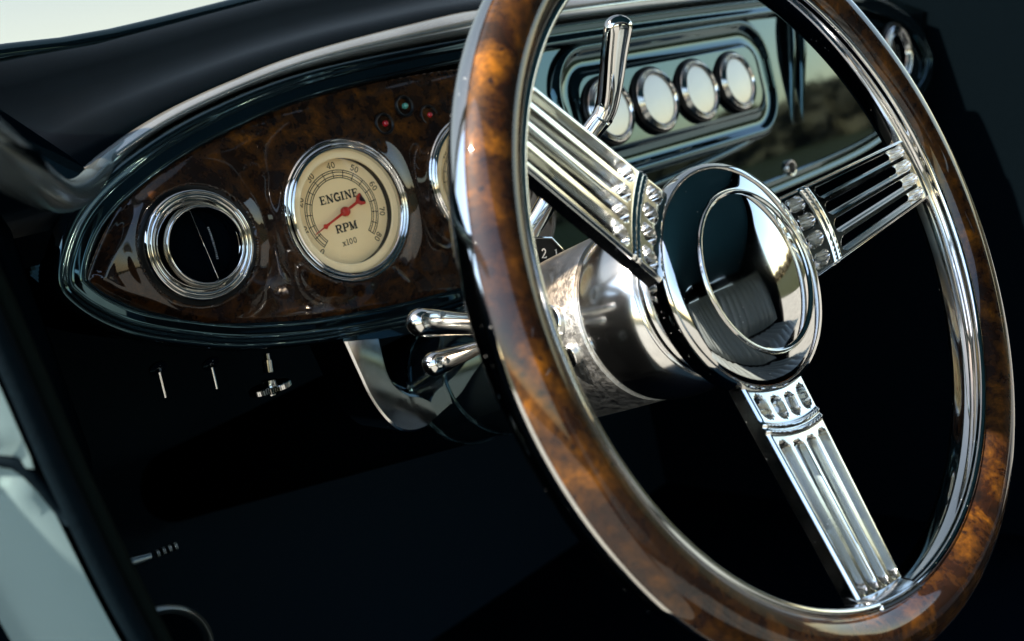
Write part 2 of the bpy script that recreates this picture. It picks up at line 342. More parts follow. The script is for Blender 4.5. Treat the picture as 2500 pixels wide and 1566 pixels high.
# pleated bench
def pleat(u): return 0.026*abs(math.sin(u*math.pi*14))**0.5
st = thing('bench_seat', (0.74, -1.15, -0.70), 'grey leather bench with stitched pleats, mirrored in the chrome hub', 'seat')
V = []
for i in range(121):
    u = i/120; x = 0.16+u*1.16
    for t in np.linspace(0, 1, 14):
        e = min(1, 6*min(u, 1-u))*min(1, 5*min(t+0.02, 1.02-t))
        V.append((x, -1.12-0.16*t+(0.05+pleat(u))*e, -0.40+0.50*t))
obj('backrest', V, grid_faces(121, 14), LEATHER, st, smooth=180)
V = []
for i in range(121):
    u = i/120; x = 0.16+u*1.16
    for t in np.linspace(0, 1, 14):
        e = min(1, 6*min(u, 1-u))*min(1, 4*min(t+0.02, 1.02-t))
        V.append((x, -1.12+0.52*t, -0.46+0.06*t+(0.04+pleat(u))*e))
obj('cushion', V, grid_faces(121, 14), LEATHER, st, smooth=180)
obj('seat_base', *box(0.18, 1.30, -1.1, -0.66, -0.76, -0.47), VINYL, st)

# ================================================================== DASHBOARD
XC = 0.724
TOP = [(0.150, -0.010), (0.170, 0.020), (0.205, 0.042), (0.262, 0.0625), (0.345, 0.078), (0.480, 0.0855), (0.60, 0.087), (XC, 0.0875)]
BOT = [(0.154, -0.029), (0.176, -0.051), (0.210, -0.069), (0.250, -0.084), (0.310, -0.097), (0.400, -0.107), (0.55, -0.112), (XC, -0.113)]
mir = lambda P: [(2*XC-x, z) for x, z in P]
OUTL = TOP+mir(TOP)[-2::-1]+mir(BOT)+BOT[-2::-1]
OUTL = OUTL
O = spline(OUTL, 360, True)                       # dash outline, clockwise from the left tip over the top
def normals(P):
    T = np.roll(P, -1, 0)-np.roll(P, 1, 0); T /= np.linalg.norm(T, axis=1)[:, None]
    return np.stack([-T[:, 1], T[:, 0]], 1)
ON = normals(O)
dash = thing('dashboard', (XC, 0.05, -0.12), 'black gloss dashboard with rolled edge behind the steering wheel', 'dashboard')
lean = lambda z: 0.055*z                          # face leans forward a little
# face plate
c0 = np.array((XC, -0.012)); V = []
for t in (0.0, 0.25, 0.5, 0.75, 1.0):
    for p in O-ON*0.006: q = c0+(p-c0)*t; V.append((q[0], 0.006+lean(q[1]), q[1]))
obj('face', V, grid_faces(5, 360, False, True), PAINT, dash, smooth=180)
# edge moulding all round
prof = [(-0.016, 0.0055), (-0.0155, 0.001), (-0.0145, -0.0008), (-0.0130, -0.0014), (-0.0110, -0.0010), (-0.0085, 0.0004), (-0.006, 0.0010), (-0.0035, 0.0002), (-0.0010, -0.0012), (0.0010, -0.0006), (0.0022, 0.0022), (0.003, 0.010), (0.003, 0.022)]
V = [(p[0]+n[0]*o, y, p[1]+n[1]*o) for p, n in zip(O, ON) for o, y in prof]
obj('edge_moulding', V, grid_faces(360, len(prof), True), PAINT, dash, smooth=180)
# top roll: a lip that swells above the moulding and runs up to the windscreen
ti = [i for i in range(360) if O[i][1] > 0.034 and O[i][0] > 0.14]
ti = sorted(ti, key=lambda i: O[i][0])
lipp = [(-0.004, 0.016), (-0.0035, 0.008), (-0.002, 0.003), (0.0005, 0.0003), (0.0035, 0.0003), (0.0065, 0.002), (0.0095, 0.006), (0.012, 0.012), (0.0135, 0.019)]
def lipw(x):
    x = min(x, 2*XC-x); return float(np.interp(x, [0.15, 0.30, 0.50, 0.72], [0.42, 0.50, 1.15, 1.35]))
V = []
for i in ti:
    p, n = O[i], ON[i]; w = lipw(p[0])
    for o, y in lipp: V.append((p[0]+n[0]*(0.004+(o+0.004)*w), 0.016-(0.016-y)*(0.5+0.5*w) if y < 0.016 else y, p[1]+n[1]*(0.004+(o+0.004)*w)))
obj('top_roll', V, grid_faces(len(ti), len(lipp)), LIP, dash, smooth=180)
# underside and closing panel
V = []
bi = sorted([i for i in range(360) if O[i][1] < 0.0], key=lambda i: O[i][0])
for i in bi:
    p, n = O[i], ON[i]
    for o, y in ((0.003, 0.018), (0.002, 0.03), (-0.004, 0.06), (-0.004, 0.16)): V.append((p[0]+n[0]*o, y, p[1]+n[1]*o))
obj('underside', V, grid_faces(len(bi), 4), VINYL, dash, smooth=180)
# cowl garnish between top roll and windscreen
LOW = [(O[i][0]+ON[i][0]*(0.0036+0.0175*lipw(O[i][0])), 0.019, O[i][1]+ON[i][1]*(0.0036+0.0175*lipw(O[i][0]))) for i in ti]
def cowl_z(x):
    return float(np.interp(x, [0.0, 0.13, 0.19, 0.244, 0.305, 0.398, 0.55, XC, 1.0, 1.3, 1.5], [0.120, 0.126, 0.130, 0.131, 0.139, 0.153, 0.166, 0.170, 0.160, 0.13, 0.12]))
V = []; xs = np.linspace(0.10, 1.35, 60)
lx = np.array([p[0] for p in LOW]); lz = np.array([p[2] for p in LOW]); od = np.argsort(lx)
for x in xs:
    z0 = float(np.interp(x, lx[od], lz[od])); z1 = cowl_z(x)
    for t, b in ((0, -0.012), (0.0, 0.0), (0.35, -0.004), (0.62, -0.004), (0.70, 0.004), (0.86, 0.010), (0.95, 0.008), (1.0, 0.0), (1.0, -0.02)):
        V.append((x, 0.018+0.102*t-b*0.6, z0+(z1-z0)*t+b*0.7 if b != -0.012 else z0-0.03))
obj('cowl_garnish', V, grid_faces(60, 9), GARN, dash, smooth=180)
# windscreen
ws = thing('windscreen', (XC, 0.12, 0.13), 'windscreen glass with a black lower frame above the dash', 'windscreen')
V = []
for x in np.linspace(0.06, 1.38, 24):
    for t in (0, 0.5, 1): V.append((x, 0.125-0.27*t-0.02*abs(x-XC), cowl_z(x)-0.004+(0.385-cowl_z(x))*t))
obj('pane', V, grid_faces(24, 3), SHIELD, ws, smooth=180)
obj('lower_frame', *tube([(x, 0.122-0.02*abs(x-XC), cowl_z(x)+0.002) for x in np.linspace(0.06, 1.38, 40)], 0.007, 14), PAINT, ws)
obj('trim_bead', *tube(spline([(0.3326, 0.085, 0.112), (0.3822, 0.085, 0.1175), (0.4399, 0.085, 0.1217), (0.5033, 0.085, 0.1246), (0.60, 0.085, 0.131), (0.80, 0.085, 0.134)], 30), 0.0016, 10), PAINT, ws)
obj('pillar', *tube(spline([(0.095, 0.14, 0.10), (0.09, 0.02, 0.24), (0.10, -0.14, 0.37)], 14), 0.016, 14), PAINT, ws)
obj('pillar', *tube(spline([(XR-0.02, 0.14, 0.10), (XR-0.02, 0.02, 0.24), (XR-0.02, -0.14, 0.37)], 14), 0.022, 14), PAINT, ws)
obj('header', *tube([(x, -0.155, 0.375+0.05*math.sin(math.pi*(x-0.10)/(XR-0.10))) for x in np.linspace(0.09, XR, 24)], 0.02, 12), HEADL, ws)

# --- burl insert: pillowed, flaring up to each instrument
VENT = (0.2301, -0.0137); RPM = (0.3383, -0.0163); SPD = (0.4590, -0.0175)
WT = [(0.1655, -0.014), (0.200, 0.0245), (0.246, 0.0455), (0.292, 0.056), (0.378, 0.0645), (0.464, 0.066), (0.520, 0.060), (0.545, 0.030), (0.548, -0.02), (0.538, -0.070), (0.515, -0.096), (0.470, -0.1035), (0.400, -0.0975), (0.310, -0.088), (0.240, -0.0725), (0.212, -0.061), (0.186, -0.043), (0.169, -0.027)]
WO = spline(WT, 420, True); wc = np.array((0.37, -0.014))
rings = np.r_[np.linspace(0.0, 0.86, 90), np.linspace(0.865, 1.0, 30)]
P = np.array([[wc+(p-wc)*t for p in WO] for t in rings])
X, Z = P[..., 0], P[..., 1]
# true distance from the panel edge
flat = P.reshape(-1, 2); dist = np.full(len(flat), 9.0)
for k in range(0, 420, 2): dist = np.minimum(dist, np.hypot(flat[:, 0]-WO[k, 0], flat[:, 1]-WO[k, 1]))
dist = dist.reshape(X.shape)
h = 0.0045*smooth01(dist/0.010)+0.0015*smooth01((dist-0.008)/0.03)
for (cx, cz), r, hh in ((VENT, 0.0372, 0.0050), (RPM, 0.0490, 0.0045), (SPD, 0.0490, 0.0045)):
    d = np.hypot(X-cx, Z-cz)-r
    h = h+hh*0.98*np.exp(-(np.clip(d, 0, None)/0.0088)**1.6)
for (cx, cz), r in ((VENT, 0.0372), (RPM, 0.0490), (SPD, 0.0490)):      # openings the instruments sit in
    h = np.where(np.hypot(X-cx, Z-cz) < r-0.0012, -0.010, h)
V = np.stack([X, 0.0030-h, Z], -1).reshape(-1, 3)
wood = obj('wood_insert', V, grid_faces(len(rings), 420, False, True), BURLD, dash, smooth=180)
wood['label'] = 'lacquered burl wood panel, its shade put into the colour, carrying the dials'

# --- raised frame round the four small gauges
def rrect(x0, x1, z0, z1, r, n=12, rl=None):
    P = []
    for cx, cz, a, rr in ((x1-r, z1-r, 0, r), (x0+r, z1-r, 90, r), (x0+r, z0+r, 180, r), (x1-r, z0+r, 270, r)):
        P += [(cx+rr*math.cos(math.radians(a+90*i/n)), cz+rr*math.sin(math.radians(a+90*i/n))) for i in range(n+1)]
    return np.array(P)
R0 = rrect(0.570, 0.904, -0.049, 0.071, 0.046)
RN = -normals(R0); RN = np.where(((R0-np.array((0.737, 0.011)))*RN).sum(1)[:, None] > 0, RN, -RN)
prof = [(0.004, 0.0065), (0.0025, 0.002), (0.0, 0.0000), (-0.003, -0.0012), (-0.006, 0.0002), (-0.0085, 0.0035), (-0.011, 0.0045), (-0.022, 0.0045), (-0.0235, 0.0035), (-0.0255, 0.0018), (-0.028, 0.0012)]
V = [(p[0]+n[0]*o, y+lean(p[1]), p[1]+n[1]*o) for p, n in zip(R0, RN) for o, y in prof]
gp = obj('gauge_panel_frame', V, grid_faces(len(R0), len(prof), True), PAINT, dash, smooth=180)
R1_ = R0-RN*0.0278
V = [(0.737, 0.0010+lean(0.011), 0.011)]+[(p[0], 0.0012+lean(p[1]), p[1]) for p in R1_]
obj('gauge_panel', V, [(0, i+1, (i+1) % len(R1_)+1) for i in range(len(R1_))], PAINT, dash, smooth=180)
# two upright fluted fins right of the panel, and a long crease under it
for x0 in (0.9500, 0.9725):
    V, F = tube(spline([(x0+0.012, 0.006, 0.075), (x0+0.004, 0.003, 0.05), (x0-0.010, 0.003, 0.0), (x0-0.026, 0.006, -0.066)], 24), np.r_[np.linspace(0.0045, 0.006, 12), np.linspace(0.006, 0.001, 12)], 14)
    obj('fin', V, F, PAINT, dash)
obj('crease', *tube(spline([(0.56, 0.006, -0.066), (0.68, 0.003, -0.064), (0.80, 0.003, -0.056), (0.86, 0.006, -0.050)], 24), 0.0035, 12), PAINT, dash)

# ================================================================== INSTRUMENTS
def put(name, VF, mat, parent, c, y=0.0, smooth=35, k=0.0):
    return obj(name, on_dash(VF[0], c[0], c[1], y, k), VF[1], mat, parent, smooth=smooth)
def ring_flat(r0, r1, w, n=96):
    return lathe([(r0, w), (r1, w)], n)
def disc(r, w, n=72):
    V = [(0, 0, w)]+[(r*math.cos(2*math.pi*i/n), r*math.sin(2*math.pi*i/n), w) for i in range(n)]
    return V, [(0, i+1, (i+1) % n+1) for i in range(n)]
def dial_gauge(name, c, label, numbers, words, needle_deg, a0=-133.0, a1=135.0):
    g = thing(name, (c[0], -0.004, c[1]), label, 'gauge')
    put('bezel', lathe([(0.0500, 0.000), (0.0500, 0.004), (0.0493, 0.0065), (0.0480, 0.0082), (0.0470, 0.0078), (0.0466, 0.0070), (0.0460, 0.0082), (0.0450, 0.0090), (0.0441, 0.0086), (0.0437, 0.0078), (0.0432, 0.0084), (0.0424, 0.0088), (0.0417, 0.0080), (0.0414, 0.0050)], 144), CHROME, g, c, 0, 60)
    put('trim_ring', lathe([(0.0416, 0.0046), (0.0368, 0.0056), (0.0362, 0.0053), (0.0360, 0.0042)], 120), TRIMC, g, c, 0)
    put('aperture_wall', lathe([(0.0361, 0.0046), (0.0366, -0.0022)], 96), INK, g, c, 0)
    face = put('dial', disc(0.0368, -0.0022), DIAL, g, c, 0)
    sc = []; lift = -0.0020
    A0, A1 = math.radians(90-a0), math.radians(90-a1)
    for r in (0.0288, 0.0274, 0.0250, 0.0236):
        n = 90; v = []
        for i in range(n+1):
            a = A0+(A1-A0)*i/n; v += [((r+d)*math.cos(a), (r+d)*math.sin(a), lift) for d in (-0.00029, 0.00029)]
        sc.append((v, [(2*i, 2*i+2, 2*i+3, 2*i+1) for i in range(n)]))
    for k in range(17):
        a = A0+(A1-A0)*k/16; u = np.array((math.cos(a), math.sin(a))); p = np.array((-u[1], u[0]))*0.00028
        r0, r1 = 0.0234, 0.0290
        v = [u*r0+p, u*r1+p, u*r1-p, u*r0-p]; sc.append(([(q[0], q[1], lift+2e-5) for q in v], [(0, 1, 2, 3)]))
    put('scale', join(*sc), INK, g, c, 0, 0).parent = face
    for k, s in numbers:
        a = A0+(A1-A0)*k; r = 0.0324
        put('numeral', text_mesh(s, 0.0042, r*math.cos(a), r*math.sin(a), a-math.pi/2, 1.2, lift), INK, g, c, 0, 0).parent = face
    for s, hh, x, y in words:
        put('lettering', text_mesh(s, hh, x, y, 0, 1.4 if hh > 0.004 else 1.1, lift), INK, g, c, 0, 0).parent = face
    # needle: tapering pointer with a spade, a hub and a spanner-shaped tail
    a = math.radians(90-needle_deg); u = np.array((math.cos(a), math.sin(a))); p = np.array((-u[1], u[0]))
    outl = [(0.0285, 0.0002), (0.0205, 0.0005), (0.0190, 0.0019), (0.0172, 0.0010), (0.0150, 0.0007), (-0.0112, 0.0010), (-0.0124, 0.0016), (-0.0136, 0.0034), (-0.0172, 0.0044), (-0.0180, 0.0034), (-0.0154, 0.0016)]
    pts = [(r, w) for r, w in outl]+[(-0.0142, 0.0)]+[(r, -w) for r, w in reversed(outl)]
    V2 = [u*r+p*w for r, w in pts]
    n = len(V2); V = [(q[0], q[1], 0.0010) for q in V2]+[(q[0], q[1], 0.0016) for q in V2]
    # strips between mirrored points keep the outline exact
    F = []
    half = len(outl)
    for lay in (0, n):
        for i in range(half-1): F.append((lay+i, lay+i+1, lay+n-2-i, lay+n-1-i))
        F.append((lay+half-1, lay+half, lay+half+1))
    F += [(i, (i+1) % n, n+(i+1) % n, n+i) for i in range(n)]
    nd = put('needle', (V, F), RED, g, c, 0, 30)
    put('needle_hub', lathe([(0.0, 0.0045), (0.0018, 0.0043), (0.0030, 0.0034), (0.0033, 0.0022), (0.0033, 0.0006)], 40), RED, g, c, 0).parent = nd
    put('glass', lathe([(0.0, 0.0088), (0.018, 0.0086), (0.034, 0.0080), (0.0416, 0.0072)], 80), GLASS, g, c, 0, 180)
    return g
nums = [(k/8, '0' if k == 0 else str(10*k)) for k in range(9)]
dial_gauge('rev_counter', RPM, 'round cream gauge reading ENGINE RPM with red needle, chrome bezel, on the burl panel', nums,
           [('ENGINE', 0.0056, 0.0004, 0.0108), ('RPM', 0.0056, 0.0, -0.0104), ('x100', 0.0040, -0.0006, -0.0206)], -110)
dial_gauge('speedometer', SPD, 'round cream gauge with chrome bezel mostly hidden behind the wheel rim', [(k/6, str(20*k) if k else '0') for k in range(0, 5)], [], -120)

# ball air vents at both dash ends
def ball_vent(c, label, off):
    v = thing('air_vent', (c[0], -0.005, c[1]), label, 'air vent', 'ball air vents at the dash ends')
    put('collar', lathe([(0.0390, 0.000), (0.0390, 0.0045), (0.0382, 0.0060), (0.0368, 0.0060), (0.0345, 0.0046), (0.0325, 0.0044)], 110), BLACKP, v, c, 0, 60)
    put('chrome_ring', lathe([(0.0340, 0.0040), (0.0340, 0.0078), (0.0330, 0.0096), (0.0320, 0.0100), (0.0314, 0.0096), (0.0311, 0.0090), (0.0305, 0.0098), (0.0293, 0.0100), (0.0284, 0.0090), (0.0278, 0.0070), (0.0272, 0.0066), (0.0268, 0.0056)], 120), CHROME, v, c, 0, 60)
    put('socket', lathe([(0.0270, 0.0060), (0.0262, 0.0072), (0.0256, 0.0070), (0.0248, 0.0040), (0.0240, 0.0)], 100), CHROME, v, c, 0, 60)
    b = (c[0]+off[0], c[1]+off[1])
    put('ball', lathe([(0.0258, 0.0035), (0.0250, 0.0072), (0.0244, 0.0088), (0.0238, 0.0095), (0.0231, 0.0094), (0.0226, 0.0084), (0.0222, 0.0060), (0.0219, -0.0035)], 110), CHROME, v, b, 0, 60)
    put('throat', join(lathe([(0.0221, 0.0050), (0.0218, -0.0042)], 60), disc(0.0219, -0.0040)), VINYL, v, b, 0, 60)
    # flap: a thin lens-shaped blade on an upright spindle, with a toothed edge
    V = []; n = 24
    for i in range(n+1):
        s = -1+2*i/n; wdt = 0.0046*(1-s*s)
        for q in (-0.3, 1.0): V.append((0.0012+wdt*q, s*0.0216, 0.0015+0.004*(1-s*s)*(q > 0)))
    put('flap', (V, grid_faces(n+1, 2)), VINYL, v, b, 0, 60)
    put('spindle', tube([(0.0010-0.0025*s, 0.0218*s, 0.003) for s in np.linspace(-1, 1, 8)], 0.00028, 8), CHROME, v, b, 0)
    teeth = [tube([(0.0034+0.0022*(1-s*s), 0.0216*s, 0.0052), (0.0041+0.0022*(1-s*s), 0.0216*s, 0.0060)], 0.00028, 6) for s in np.linspace(-0.45, 0.45, 17)]
    put('toothed_edge', join(*teeth), CAST, v, b, 0)
    return v
ball_vent(VENT, 'round chrome ball air vent at the left tip of the burl panel', (0.0032, -0.0006))
ball_vent((1.186, 0.000), 'round chrome ball air vent at the far right of the dash, out of focus', (-0.002, 0.0))

# four small gauges: one built, three copied
def small_gauge(c, label):
    g = thing('small_gauge', (c[0], lean(c[1]), c[1]), label, 'gauge', 'four small round gauges on the centre panel')
    y = lean(c[1])
    put('gasket', lathe([(0.0316, 0.0), (0.0314, 0.0022), (0.0300, 0.0030), (0.0280, 0.0030)], 80), BLACKP, g, c, y, 60, 0.10)
    put('bezel', lathe([(0.0290, 0.0020), (0.0290, 0.0042), (0.0284, 0.0058), (0.0276, 0.0060), (0.0272, 0.0054), (0.0267, 0.0066), (0.0259, 0.0070), (0.0254, 0.0062), (0.0250, 0.0074), (0.0241, 0.0078), (0.0232, 0.0070), (0.0226, 0.0050), (0.0224, 0.0030)], 110), CHROME, g, c, y, 60, 0.10)
    put('dial', disc(0.0226, 0.0036), WHITEF, g, c, y, 35, 0.10)
    put('glass', lathe([(0.0, 0.0058), (0.012, 0.0057), (0.0226, 0.0052)], 60), GLARE, g, c, y, 180, 0.10)
    return g
def copy_tree(o, loc, label):
    r = o.copy(); COL.objects.link(r); r.location = (loc[0], loc[1], loc[2]+ZO); r['label'] = label
    for ch in list(o.children):
        c = ch.copy(); COL.objects.link(c); c.parent = r
    return r
GX = [0.7282+0.0669*(k-1.5) for k in range(4)]; GZ = 0.0105
sg = small_gauge((GX[0], GZ), 'small white gauge half hidden behind the gear lever, leftmost of four')
for k, lb in ((1, 'small white gauge right beside the gear lever, second of four'), (2, 'small white chrome-ringed gauge, third of four on the centre panel'), (3, 'small white gauge nearest the passenger, rightmost of four')):
    copy_tree(sg, (GX[k], lean(GZ), GZ), lb)

# warning lamps in the wood
def lamp(c, mat, label):
    v = thing('warning_light', (c[0], -0.004, c[1]), label, 'light', 'three warning lights between the big dials')
    put('ring', lathe([(0.0080, 0.000), (0.0080, 0.0030), (0.0073, 0.0042), (0.0064, 0.0040), (0.0058, 0.0028), (0.0052, 0.0010), (0.0046, 0.0)], 40), BLACKP, v, c, 0, 60)
    put('jewel', lathe([(0.0, 0.0056), (0.0011, 0.0053), (0.0019, 0.0044), (0.0022, 0.0028), (0.0022, -0.002)], 30), mat, v, (c[0]+0.0006, c[1]), 0, 60)
lamp((0.4085, 0.0455), TEALJ, 'tiny green warning light, topmost of three in the burl panel')
lamp((0.4280, 0.0360), REDJ, 'tiny red warning light nearest the wheel rim in the burl panel')
lamp((0.3875, 0.0360), REDJ, 'tiny red warning light just above the rev counter')
# key ring escutcheon on the black face
lk = thing('ignition_lock', (0.901, 0.002, -0.093), 'small chrome ringed lock on the black dash above the right spoke', 'lock')
put('collar', lathe([(0.0088, 0.000), (0.0088, 0.004), (0.0080, 0.0052), (0.0070, 0.0050), (0.0066, 0.0030)], 40), CHROME, lk, (0.901, -0.093), 0.002, 60)
put('barrel', join(disc(0.0067, 0.0032, 30), box(-0.0005, 0.0005, -0.004, 0.004, 0.003, 0.0038)), BLACKP, lk, (0.901, -0.093), 0.002, 30)

# pull knobs hanging below the dash edge
for x, z0, z1, lb in ((0.190, -0.078, -0.097, 'thin pull switch below the dash edge, leftmost'), (0.222, -0.086, -0.103, 'thin pull switch below the dash edge, second from left')):
    k = thing('pull_switch', (x, 0.012, z0), lb, 'switch', 'pull switches under the dash')
    obj('plate', *tube([(x, 0.011, z0), (x, 0.010, z0-0.0009)], 0.0055, 20), CHROME, k)
    obj('nut', *tube([(x, 0.011, z0-0.001), (x, 0.011, z0-0.003)], 0.0018, 6), CHROME, k, smooth=20)
    obj('stem', *tube([(x, 0.011, z0-0.003), (x-0.001, 0.011, z1)], 0.0010, 10), ALU, k)
k = thing('knurled_knob', (0.257, 0.012, -0.094), 'chrome stem and knurled thumbwheel below the dash edge', 'knob')
obj('stem', *join(tube([(0.2600, 0.011, -0.0925), (0.2595, 0.011, -0.0965)], 0.0022, 14), tube([(0.2592, 0.011, -0.0967), (0.2580, 0.011, -0.1045)], 0.0038, 18)), CHROME, k)
V = []; n = 120
for zz in (-0.1125, -0.1132, -0.1162, -0.1169):
    for i in range(n):
        r = 0.0128 if zz in (-0.1125, -0.1169) else 0.0134+0.0005*(i % 2)
        a = 2*math.pi*i/n; V.append((0.2555+r*math.cos(a), 0.011+r*math.sin(a), zz))
obj('thumbwheel', V, grid_faces(4, n, False, True)+[tuple(range(n)), tuple(range(4*n-1, 3*n-1, -1))], CHROME, k, smooth=20)
obj('hub', *join(tube([(0.2563, 0.011, -0.1095), (0.2560, 0.011, -0.1124)], 0.0050, 20), tube([(0.2550, 0.011, -0.117), (0.2548, 0.011, -0.1195)], 0.0045, 20)), CHROME, k)

# ================================================================== STEERING WHEEL
HO = Vector((0.4028, -0.2928, -0.0859)); TILT = 0.24765
def frame(name, label, cat):
    o = bpy.data.objects.new(name, None); COL.objects.link(o); o.empty_display_size = 0.05
    o.location = (HO.x, HO.y, HO.z+ZO); o.rotation_euler = (math.pi/2-TILT, 0, 0); return tag(o, label, cat)
wheel = frame('steering_wheel', 'burl wood rimmed banjo steering wheel with three chrome spokes', 'steering wheel')
# rim: flattened oval section with a grip-wave on the far side
RC_, RA, RB, RZ = 0.1850, 0.0140, 0.0148, -0.0030
def rimp(q, e=0.0):
    ca, sa = math.cos(q), math.sin(q)
    return max(RC_+(RA+e)*math.copysign(abs(ca)**0.95, ca), 0.1716), RZ+(RB+e)*math.copysign(abs(sa)**0.97, sa)
obj('rim', *lathe([rimp(math.radians(18+i*172/40)) for i in range(41)], 280), BURL, wheel, True, 180)
pb = [rimp(math.radians(22), -0.0006)]+[rimp(math.radians(22-i*208/44), 0.0005) for i in range(45)]
obj('rim_backing', *lathe(pb, 280), CHROME, wheel, True, 40)
bp = [(0.1730, 0.0032), (0.1716, 0.0046), (0.1703, 0.0046), (0.1692, 0.0036), (0.1690, 0.0020), (0.1697, 0.0008), (0.1697, -0.0008), (0.1690, -0.0020), (0.1694, -0.008), (0.1700, -0.0140), (0.1708, -0.0165), (0.1722, -0.0172), (0.1735, -0.0160)]
obj('inner_band', *lathe(bp, 280), CHROME, wheel, True, 50)
# spokes
def zface(r): return -0.0046-0.0239*(0.165-r)/0.095
def wid(r): return 0.0201+0.0049*(0.165-r)/0.095
def spoke(phi):
    rs = np.r_[np.linspace(0.050, 0.094, 78), np.linspace(0.0948, 0.158, 60), np.linspace(0.1585, 0.1722, 26)]
    us = np.linspace(-1, 1, 131)
    Rg, U = np.meshgrid(rs, us, indexing='ij'); Wd = wid(Rg); Tt = U*Wd
    rho = np.hypot(Rg, Tt)
    zt = zface(Rg)
    # crown of the outer edges
    zt = zt-0.0016*smooth01((np.abs(U)-0.93)/0.07)
    sd = np.full(Rg.shape, 9.0)
    for c in (-0.70, -0.234, 0.234, 0.70):
        hw = 0.158*Wd
        for a, b in ((0.0895, 0.1655), (0.0655, 0.0775)):
            q = np.hypot(np.maximum(np.maximum(a+hw-rho, rho-b+hw), 0), Tt-c*Wd)
            sd = np.minimum(sd, q-hw)
    depth = np.where(sd < 0.0004, smooth01((0.0004-sd)/0.0011)**0.8, 0.0)
    zt = zt-0.0090*depth
    for rr in (0.0812, 0.0845): zt = zt+0.0014*np.exp(-((rho-rr)/0.0010)**2)
    cs, sn = math.cos(phi), math.sin(phi)
    def place(r, t, z): return np.stack([r*cs-t*sn, r*sn+t*cs, z], -1).reshape(-1, 3)
    V = place(Rg, Tt, zt).tolist(); nr, nu = Rg.shape
    dp = depth.ravel(); F = [f for f in grid_faces(nr, nu) if min(dp[i] for i in f) < 0.995]      # slots are cut right through
    for side in (0, nu-1):                                             # side walls and back
        o = len(V); V += place(Rg[:, side], Tt[:, side], zt[:, side]-0.0004).tolist(); V += place(Rg[:, side], Tt[:, side], zface(Rg[:, side])-0.0095).tolist()
        F += [(o+i, o+i+1, o+nr+i+1, o+nr+i) if side else (o+i, o+nr+i, o+nr+i+1, o+i+1) for i in range(nr-1)]
        if side == 0: b0 = o+nr
        else: b1 = o+nr
    return obj('spoke', V, F, ALU, wheel, True, 50)
PH = [math.radians(a) for a in (143.3, 5.5, -101.1)]
for p in PH:
    spoke(p)
    if p != PH[2]: continue
    # flared root where the lower spoke is riveted to the band
    V = []; sec = [(0.1668, -0.0150), (0.1668, -0.0050), (0.1676, -0.0020), (0.1686, 0.0022), (0.1702, 0.0049), (0.1720, 0.0054), (0.1730, 0.0050), (0.1736, 0.0030)]
    for i in range(25):
        a = (-1+2*i/24)*0.122; e = 1-0.45*max(0, abs(-1+2*i/24)-0.88)/0.12
        for r, z in sec: V.append((r*math.cos(p+a), r*math.sin(p+a), -0.0150+(z+0.0150)*e))
    obj('spoke_root', V, grid_faces(25, len(sec)), ALU, wheel, True, 40)
# hub: dished cover, ring and domed boss
hubp = [(0.0560, -0.0480), (0.0600, -0.0450), (0.0622, -0.0425), (0.0633, -0.0385), (0.0636, -0.0345), (0.0631, -0.0310), (0.0618, -0.0283), (0.0596, -0.0262), (0.0565, -0.0246), (0.0530, -0.0234), (0.0490, -0.0224), (0.0455, -0.0217), (0.0445, -0.0217)]
hp = spline([(*q, 0) for q in hubp], 60)[:, :2].tolist()
obj('hub_cover', *lathe(hp, 160), CHROME, wheel, True, 180)
obj('boss_ring', *lathe([(0.0448, -0.0222), (0.0446, -0.0209), (0.0441, -0.0202), (0.0433, -0.0202), (0.0427, -0.0207), (0.0420, -0.0214)], 160), CHROME, wheel, True, 180)
dome = [(0.0421*math.sin(a)/math.sin(0.62)*1.0, -0.0212+0.0082*(math.cos(a)-math.cos(0.62))/(1-math.cos(0.62))) for a in np.linspace(0.62, 0.0, 24)]
dome[-1] = (0.00002, dome[-1][1])
obj('boss', *lathe(dome, 160), CHROME, wheel, True, 180)

# ================================================================== STEERING COLUMN
colm = frame('steering_column', 'polished aluminium steering column running from the wheel hub to the dash', 'steering column')
bell = [(0.0300, -0.046), (0.0430, -0.048), (0.0462, -0.0500), (0.0464, -0.0525), (0.0456, -0.0535), (0.0470, -0.0550), (0.0490, -0.0585), (0.0492, -0.0610), (0.0486, -0.0620), (0.0505, -0.0640), (0.0528, -0.070), (0.0543, -0.078), (0.0550, -0.086), (0.0549, -0.093), (0.0541, -0.0995), (0.0528, -0.1045), (0.0512, -0.1070)]
obj('bell', *lathe(spline([(*q, 0) for q in bell], 90)[:, :2].tolist(), 140), BELLM, colm, True, 60)
shr = [(0.0505, -0.1074), (0.0528, -0.1085), (0.0534, -0.111), (0.0535, -0.150), (0.0530, -0.190), (0.0515, -0.196), (0.049, -0.198)]
obj('shroud', *lathe(shr, 120), CAST, colm, True, 40)
obj('tube', *lathe([(0.049, -0.198), (0.0490, -0.255), (0.0500, -0.2555), (0.0500, -0.2585), (0.0490, -0.2590), (0.0490, -0.300), (0.0502, -0.3005), (0.0502, -0.3035), (0.049, -0.304)], 100), PAINT, colm, True, 40)
obj('lower_tube', *lathe([(0.0488, -0.304), (0.0488, -1.15)], 60), VINYL, colm, True, 40)
obj('collar_ring', *lathe([(0.0493, -0.2550), (0.0504, -0.2552), (0.0506, -0.2570), (0.0504, -0.2588), (0.0493, -0.2590)], 100), PAINT, colm, True, 40)
obj('collar_ring', *lathe([(0.0493, -0.3000), (0.0506, -0.3002), (0.0508, -0.3020), (0.0506, -0.3038), (0.0493, -0.3040)], 100), PAINT, colm, True, 40)
